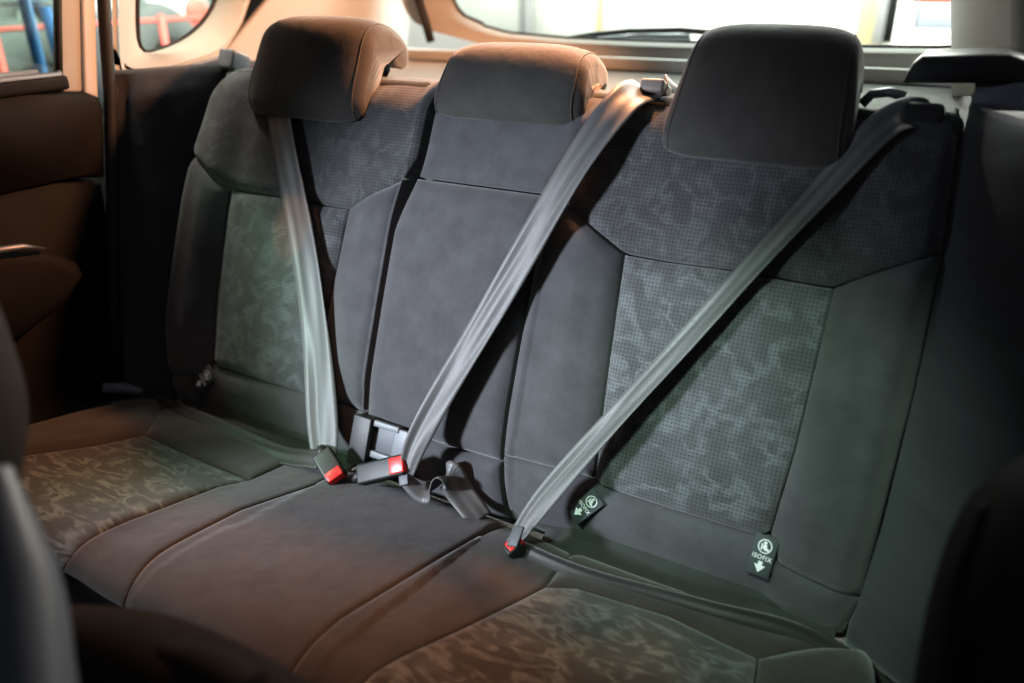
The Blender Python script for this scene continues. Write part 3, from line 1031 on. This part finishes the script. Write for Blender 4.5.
# rear trim field reaching to the tailgate
panel_pts = [yz3(236, 60, WX - .006), yz3(236, -60, WX - .006)]
slab('rear_field', [(.36, .42), (1.00, .42), (1.00, 1.0), (.47, 1.0), yz(262, -140, WX), yz(253, 0, WX), yz(245, 24, WX), yz(232, 46, WX), yz(222, 56, WX)], WX - .002, .02, M['beige'], qt, .004)
bm = bmesh.new()
bm.faces.new([bm.verts.new(tuple(p + np.array([-.002, 0, 0]))) for p in Lg])
bm_obj('quarter_glass', bm, M['glass'], qt)
tube_obj('glass_gasket', [p + np.array([.004, 0, 0]) for p in Lg], .0045, M['rubber'], qt, 6)
# dark cloth-covered lower side wall behind the bolster
lw = slab('lower_side_trim', [yz(112, 84), yz(150, 77), yz(190, 67), yz(230, 56), (1.0, .44), (1.0, -.1), (.10, -.1)], -.722, .03, M['cloth_side'], None, .008)
tag(lw, 'dark lower side trim under the quarter window, behind the narrow backrest', 'trim panel')

leak_plate = slab('lower_side_trim', [(-.30, -.32), (1.0, -.32), (1.0, .56), (-.02, .56)], .80, .03, M['cloth_side'], None, .008)  # added plate, keeps light from leaking in past the right side bolster
tag(leak_plate, 'dark plate added behind the blue-grey side bolster against leaking light', 'trim panel')

# ---------------------------------------------------------------- tailgate, shelf, far right trim
tg = thing('tailgate', 'closed tailgate with wide bright rear window and pale sill trim', 'tailgate', (0, 1.0, .3))
YT = .95


def xz(px, py, y=YT):
    P = at_y(px, py, y)
    return (float(P[0]), float(P[2]))


hole = [xz(418, -150), xz(430, -40), xz(438, 4), xz(448, 18), xz(470, 29), xz(500, 37.5), xz(560, 43), xz(640, 46.5), xz(760, 50), xz(870, 53), xz(950, 54), xz(962, 49), xz(960, 20), xz(955, 0), xz(945, -150)]
hole = [tuple(p) for p in resample(hole, np.linspace(0, 1, 70))]
oute = []
for i, (x, z) in enumerate(hole):
    u = i / 69
    oute.append((x - .10 if u < .38 and x < -.5 else (x + .03 if x > .55 else x), z - (.026 if z < .60 else 0) - (.01 if x < -.5 else 0)))
bm = bmesh.new()
hole_in = [(x + (.02 if x < -.5 else 0), z + (.008 if z < .60 else .008 * max(0, 1 - (z - .60) / .05))) for x, z in hole]
vi = [bm.verts.new((x, YT + .05, z)) for x, z in hole_in]
vm = [bm.verts.new((x, YT, z)) for x, z in hole]
vo = [bm.verts.new((x, YT - .012, z)) for x, z in oute]
for i in range(69):
    bm.faces.new((vi[i], vi[i + 1], vm[i + 1], vm[i]))
    bm.faces.new((vm[i], vm[i + 1], vo[i + 1], vo[i]))
bm_obj('window_frame', bm, M['beige'], tg)
box_obj('sill_ledge', (.0, .925, .538), (.70, 0, 0), (0, .018, 0), (0, 0, .013), M['beige'], tg, .004)
bm = bmesh.new()
bm.faces.new([bm.verts.new((x, YT + .048, z)) for x, z in hole])
bm_obj('rear_glass', bm, M['rearglass'], tg)
tube_obj('glass_edge', [(x, YT + .045, z) for x, z in hole_in], .004, M['rubber'], tg, 6)
box_obj('lower_trim', (0, .955, .30), (.72, 0, 0), (0, .02, 0), (0, 0, .225), M['beige'], tg, .01)
# wiper parked along the bottom edge of the glass, outside
wp = [at_y(p, q, 1.03) for p, q in ((556, 41), (590, 35), (630, 31), (680, 30), (730, 34))]
tube_obj('wiper_blade', wp, .0065, M['rubber'], tg, 8)
wp = [at_y(p, q, 1.05) for p, q in ((595, 40), (640, 37), (690, 38))]
tube_obj('wiper_arm', wp, [.006, .009, .012], M['greytrim'], tg, 8)
seal = tube_obj('tailgate_seal', [at_y(p, q, .92) for p, q in ((431, 42), (425, 20), (417, -5), (404, -50), (385, -150))], .011, M['rubber'], tg, 10)

shelf = box_obj('parcel_shelf', (0, .62, .515), (.69, 0, 0), (0, .285, 0), (0, 0, .009), M['carpet'], None, .004)
tag(shelf, 'dark parcel shelf behind the backrests, in front of the tailgate', 'parcel shelf')

# far right pillar trim
YR = .50
poly = [at_y(966, -160, .90), at_y(966, 62, .90), at_y(1040, 62, .42), at_y(1040, -160, .42)]
bm = bmesh.new()
nn = 14
cols = []
for i in range(nn):
    u = i / (nn - 1)
    c0 = poly[0] * (1 - u) + poly[3] * u
    c1 = poly[1] * (1 - u) + poly[2] * u
    bow = np.array([-.03 * math.sin(u * math.pi), -.03 * math.sin(u * math.pi), 0])
    cols.append([bm.verts.new(tuple(c0 * (1 - v) + c1 * v + bow)) for v in np.linspace(0, 1.15, 10)])
for a, b in zip(cols[:-1], cols[1:]):
    for i in range(9):
        bm.faces.new((a[i], a[i + 1], b[i + 1], b[i]))
pt = bm_obj('pillar_trim', bm, M['beige'])
md = pt.modifiers.new('thickness', 'SOLIDIFY'); md.thickness = .02
tag(pt, 'pale rear pillar trim beside the rear window, above the dark belt guide', 'pillar trim')

# belt guide housing with a slot
bg = thing('belt_guide', 'dark plastic shoulder belt guide housing with a slot, above the wide backrest', 'belt guide', (.60, .30, .55))
YG = .30


def gpoly(name, pxs, y, th, mat, bev=.006):
    bm = bmesh.new()
    P = [at_y(*p, y) for p in pxs]
    a = [bm.verts.new(tuple(p)) for p in P]
    b = [bm.verts.new(tuple(p + np.array([0, th, 0]))) for p in P]
    n = len(P)
    bm.faces.new(a); bm.faces.new(b[::-1])
    for i in range(n):
        bm.faces.new((a[i], b[i], b[(i + 1) % n], a[(i + 1) % n]))
    es = [e for e in bm.edges if all(v in a for v in e.verts)]
    bmesh.ops.bevel(bm, geom=es, offset=bev, segments=3, profile=.5, affect='EDGES')
    return bm_obj(name, bm, mat, bg)


gpoly('housing', [(902, 84), (912, 64), (922, 56), (1010, 54), (1030, 62), (1030, 84)], YG, .10, M['dark'], .008)
gpoly('front_lip', [(975, 88), (1012, 86.5), (1012, 83), (1030, 83), (1030, 112), (968, 110), (974, 96)], YG - .004, .03, M['greytrim'], .003)
gpoly('slot', [(975, 84), (1014, 82.5), (1014, 88), (975, 89)], YG + .004, .03, M['rubber'], .001)
tube_obj('guide_loop', [at_y(p, q, .27) for p, q in ((862, 104), (872, 94), (890, 92), (905, 97))], .006, M['metal'], bg, 8)

# ---------------------------------------------------------------- blurred near things at the edges of the view
fr = thing('front_seat', 'dark front seat back edge, out of focus in the near corner below the side bolster', 'front seat', (.72, -.30, .1))


def P_at(px, py, z):
    return CAM + ray(px, py) * z


def near_loft(name, pts, radii, mat, parent, flat=1.0):
    bm = bmesh.new()
    C = catmull(pts, 24)
    R_ = catmull([[r] for r in radii], 24)[:, 0]
    tube(bm, C, list(R_), 18)
    return bm_obj(name, bm, mat, parent)


near_loft('backrest_side', [P_at(1062, 470, .60), P_at(1050, 520, .59), P_at(1035, 600, .57), P_at(1020, 720, .54), P_at(1010, 820, .52)], [.03, .055, .066, .068, .066], M['near'], fr)
near_loft('edge_piping', [P_at(985, 505, .56), P_at(962, 570, .545), P_at(950, 640, .53), P_at(945, 720, .51)], [.004, .006, .006, .006], M['near'], fr)

fs2 = thing('front_seat', 'dark front seat at the far edge of the view with a blue-grey side lever', 'front seat', (.0, -.6, .2))
near_loft('backrest_side', [P_at(-90, 200, .62), P_at(-74, 300, .60), P_at(-52, 400, .58), P_at(-52, 470, .56), P_at(-60, 620, .54), P_at(-60, 760, .50)], [.035, .045, .050, .046, .034, .03], M['near'], fs2)
near_loft('side_cover', [P_at(-6, 470, .50), P_at(8, 540, .49), P_at(22, 600, .48), P_at(30, 680, .46), P_at(36, 760, .44)], [.010, .019, .023, .024, .024], M['grey'], fs2)

cs = thing('centre_console', 'dark centre console end, blurred below the front edge of the cushion', 'console', (.25, -.62, .0))
near_loft('console_body', [P_at(60, 640, .66), P_at(130, 665, .65), P_at(200, 700, .63), P_at(300, 760, .60)], [.03, .045, .05, .05], M['near'], cs)
near_loft('console_lid', [P_at(160, 655, .62), P_at(205, 672, .61), P_at(250, 700, .59)], [.012, .02, .022], M['near'], cs)

# far right sill glimpse below the side bolster
s2 = tube_obj('sill_plate', [np.array(p) for p in ((.640, -.10, -.03), (.690, -.115, -.02), (.735, -.13, -.02))], [.008, .016, .016], M['greytrim'], None, 10)
tag(s2, 'pale blue-grey sill piece in the gap under the side bolster of the wide backrest', 'sill piece')

# ---------------------------------------------------------------- outside: workshop beside and behind the car
structure(box_obj('ground', (0, 0, -.75), (30, 0, 0), (0, 30, 0), (0, 0, .05), M['concrete'], None, 0))
bm = bmesh.new()
ys = np.linspace(-4, 8, 241)
for i in range(240):
    d0 = .03 * (1 if math.sin(i * .9) > 0 else -1)
    y0, y1 = ys[i], ys[i + 1]
    bm.faces.new([bm.verts.new((-4.2 + d0, y0, -.7)), bm.verts.new((-4.2 + d0, y1, -.7)), bm.verts.new((-4.2 + d0, y1, 3)), bm.verts.new((-4.2 + d0, y0, 3))])
box(bm, (-4.32, 2, 1.15), (.05, 0, 0), (0, 6, 0), (0, 0, 1.85), 0)
tag(bm_obj('workshop_wall', bm, M['wall'], None, False), 'grey-green ribbed workshop wall seen through the side windows', 'wall')

RX = -2.3
rk = thing('tyre_rack', 'red tubular rack standing outside the side windows', 'rack', (RX, .8, -.7))


def bar(name, a, b, r, mat, parent):
    return tube_obj(name, [np.array(a), np.array(b)], r, mat, parent, 8)


pA = at_x(4, 70, RX)
pB = at_x(163, 30, RX)
zb = float(at_x(30, 28, RX)[2])
for y in (float(pA[1]), float(pB[1]), float(pB[1]) + 1.1):
    bar('post', (RX, y - .02, -.7), (RX, y, zb + (.02 if y < 1.0 else .02)), .013, M['redpaint'], rk)
bar('rail', (RX, pA[1] - .8, zb), (RX, pB[1] + 1.1, zb), .008, M['redpaint'], rk)
bar('rail', (RX, pA[1] - .8, zb - .75), (RX, pB[1] + 1.1, zb - .75), .008, M['redpaint'], rk)


def tyre(label, c, R0, r0, tilt):
    bm = bmesh.new()
    na, nb = 40, 16
    rings = []
    for i in range(na):
        a = 2 * math.pi * i / na
        rg = []
        for j in range(nb):
            b = 2 * math.pi * j / nb
            cb, sb_ = math.cos(b), math.sin(b)
            rr = R0 + r0 * math.copysign(abs(cb) ** .6, cb)
            xx = 1.15 * r0 * math.copysign(abs(sb_) ** .6, sb_)
            p = Vector((xx, rr * math.cos(a), rr * math.sin(a)))
            p = Matrix.Rotation(tilt, 3, 'Z') @ p
            rg.append(bm.verts.new(p + Vector(c)))
        rings.append(rg)
    for i in range(na):
        for j in range(nb):
            bm.faces.new((rings[i][j], rings[(i + 1) % na][j], rings[(i + 1) % na][(j + 1) % nb], rings[i][(j + 1) % nb]))
    o = bm_obj('tyre', bm, M['tyre'])
    return tag(o, label, 'tyre', 'tyres on the rack')


for k, (px_, py_) in enumerate(((20, 66), (150, 42))):
    P = at_x(px_, py_, RX - .35)
    tyre(['grey tyre standing behind the blue ladder, seen through the door window', 'grey tyre seen low in the quarter window'][k], (RX - .35, float(P[1]), float(P[2]) - .16), .24, .09, .3)
P = at_x(30, 40, RX - .75)
tyre('black tyre standing further back, behind the grey tyre at the ladder', (RX - .75, float(P[1]), float(P[2]) - .02), .26, .10, .2)

ld = thing('step_ladder', 'blue step ladder leaning outside the door window', 'ladder', (-1.8, .3, -.7))
LX = -1.75
a0, a1 = at_x(46, 92, LX), at_x(24, 0, LX)
d = (a1 - a0)
bot = a0 - d * 1.6
topp = a1 + d * 1.6
bar('stile', bot, topp, .017, M['blue'], ld)
b0, b1 = at_x(54, 40, LX - .25), at_x(43, 0, LX - .25)
d2 = b1 - b0
bar('stile', b0 - d2 * 4, b1 + d2 * 4, .018, M['blue'], ld)
box_obj('step', (at_x(36, 3, LX - .1)), (.10, 0, 0), (0, .05, 0), (0, 0, .008), M['white'], ld, .003)
rd = bmesh.new()
P = at_x(196, 12, -3.6)
bmesh.ops.create_cone(rd, cap_ends=True, segments=28, radius1=.085, radius2=.085, depth=.02, matrix=Matrix.Translation(Vector(P)) @ Matrix.Rotation(math.pi / 2, 4, 'Y'))
bmesh.ops.bevel(rd, geom=[e for e in rd.edges], offset=.003, segments=1, affect='EDGES')
tag(bm_obj('round_sign', rd, M['redpaint']), 'small round red disc seen through the quarter window', 'sign')
P = at_x(174, 3, -4.0)
tag(box_obj('notice_board', P, (.015, 0, 0), (0, .20, 0), (0, 0, .15), M['bright'], None, .004), 'white notice board on the wall seen through the quarter window', 'board')

# behind the car
YW = 5.2
tag(box_obj('bright_wall', (0, YW + .1, 1.2), (8, 0, 0), (0, .1, 0), (0, 0, 1.9), M['bright'], None, 0), 'white sunlit wall filling the rear window', 'wall')
for k, (pxa, mat, r, lab) in enumerate(((527, 'concrete', .055, 'pale grey post before the white wall, nearest the wiper tip'), (600, 'stone', .03, 'thin yellowish post before the white wall, above the wiper'))):
    P = at_y(pxa, 20, YW - .3)
    tag(tube_obj('post', [(P[0], YW - .3, -.7), (P[0], YW - .3, 2.5)], r, M[mat], None, 12), lab, 'post')
P = at_y(872, 25, 4.2)
tag(box_obj('stone_pillar', (P[0], 4.2, .6), (.075, 0, 0), (0, .08, 0), (0, 0, 1.3), M['stone'], None, .01), 'yellow stone pillar seen beside the large headrest through the rear window', 'pillar')
vb = thing('sign_board', 'blue and white board with a red top edge, at the rear window corner', 'board', at_y(930, 25, 4.0))
def sbox(name, x0, y0, x1, y1, mat, dy=0):
    a, b = at_y(x0, y0, 4.0), at_y(x1, y1, 4.0)
    box_obj(name, (a + b) / 2 + np.array([0, dy, 0]), (abs(b[0] - a[0]) / 2, 0, 0), (0, .02, 0), (0, 0, abs(b[2] - a[2]) / 2), mat, vb, .004)
sbox('red_edge', 916, -30, 960, 4, M['redpaint'])
sbox('blue_face', 916, 5, 958, 30, M['greytrim'])
sbox('white_strip', 894, -30, 913, 44, M['bright'])
sbox('dark_gap', 884, -30, 893, 44, M['concrete'])
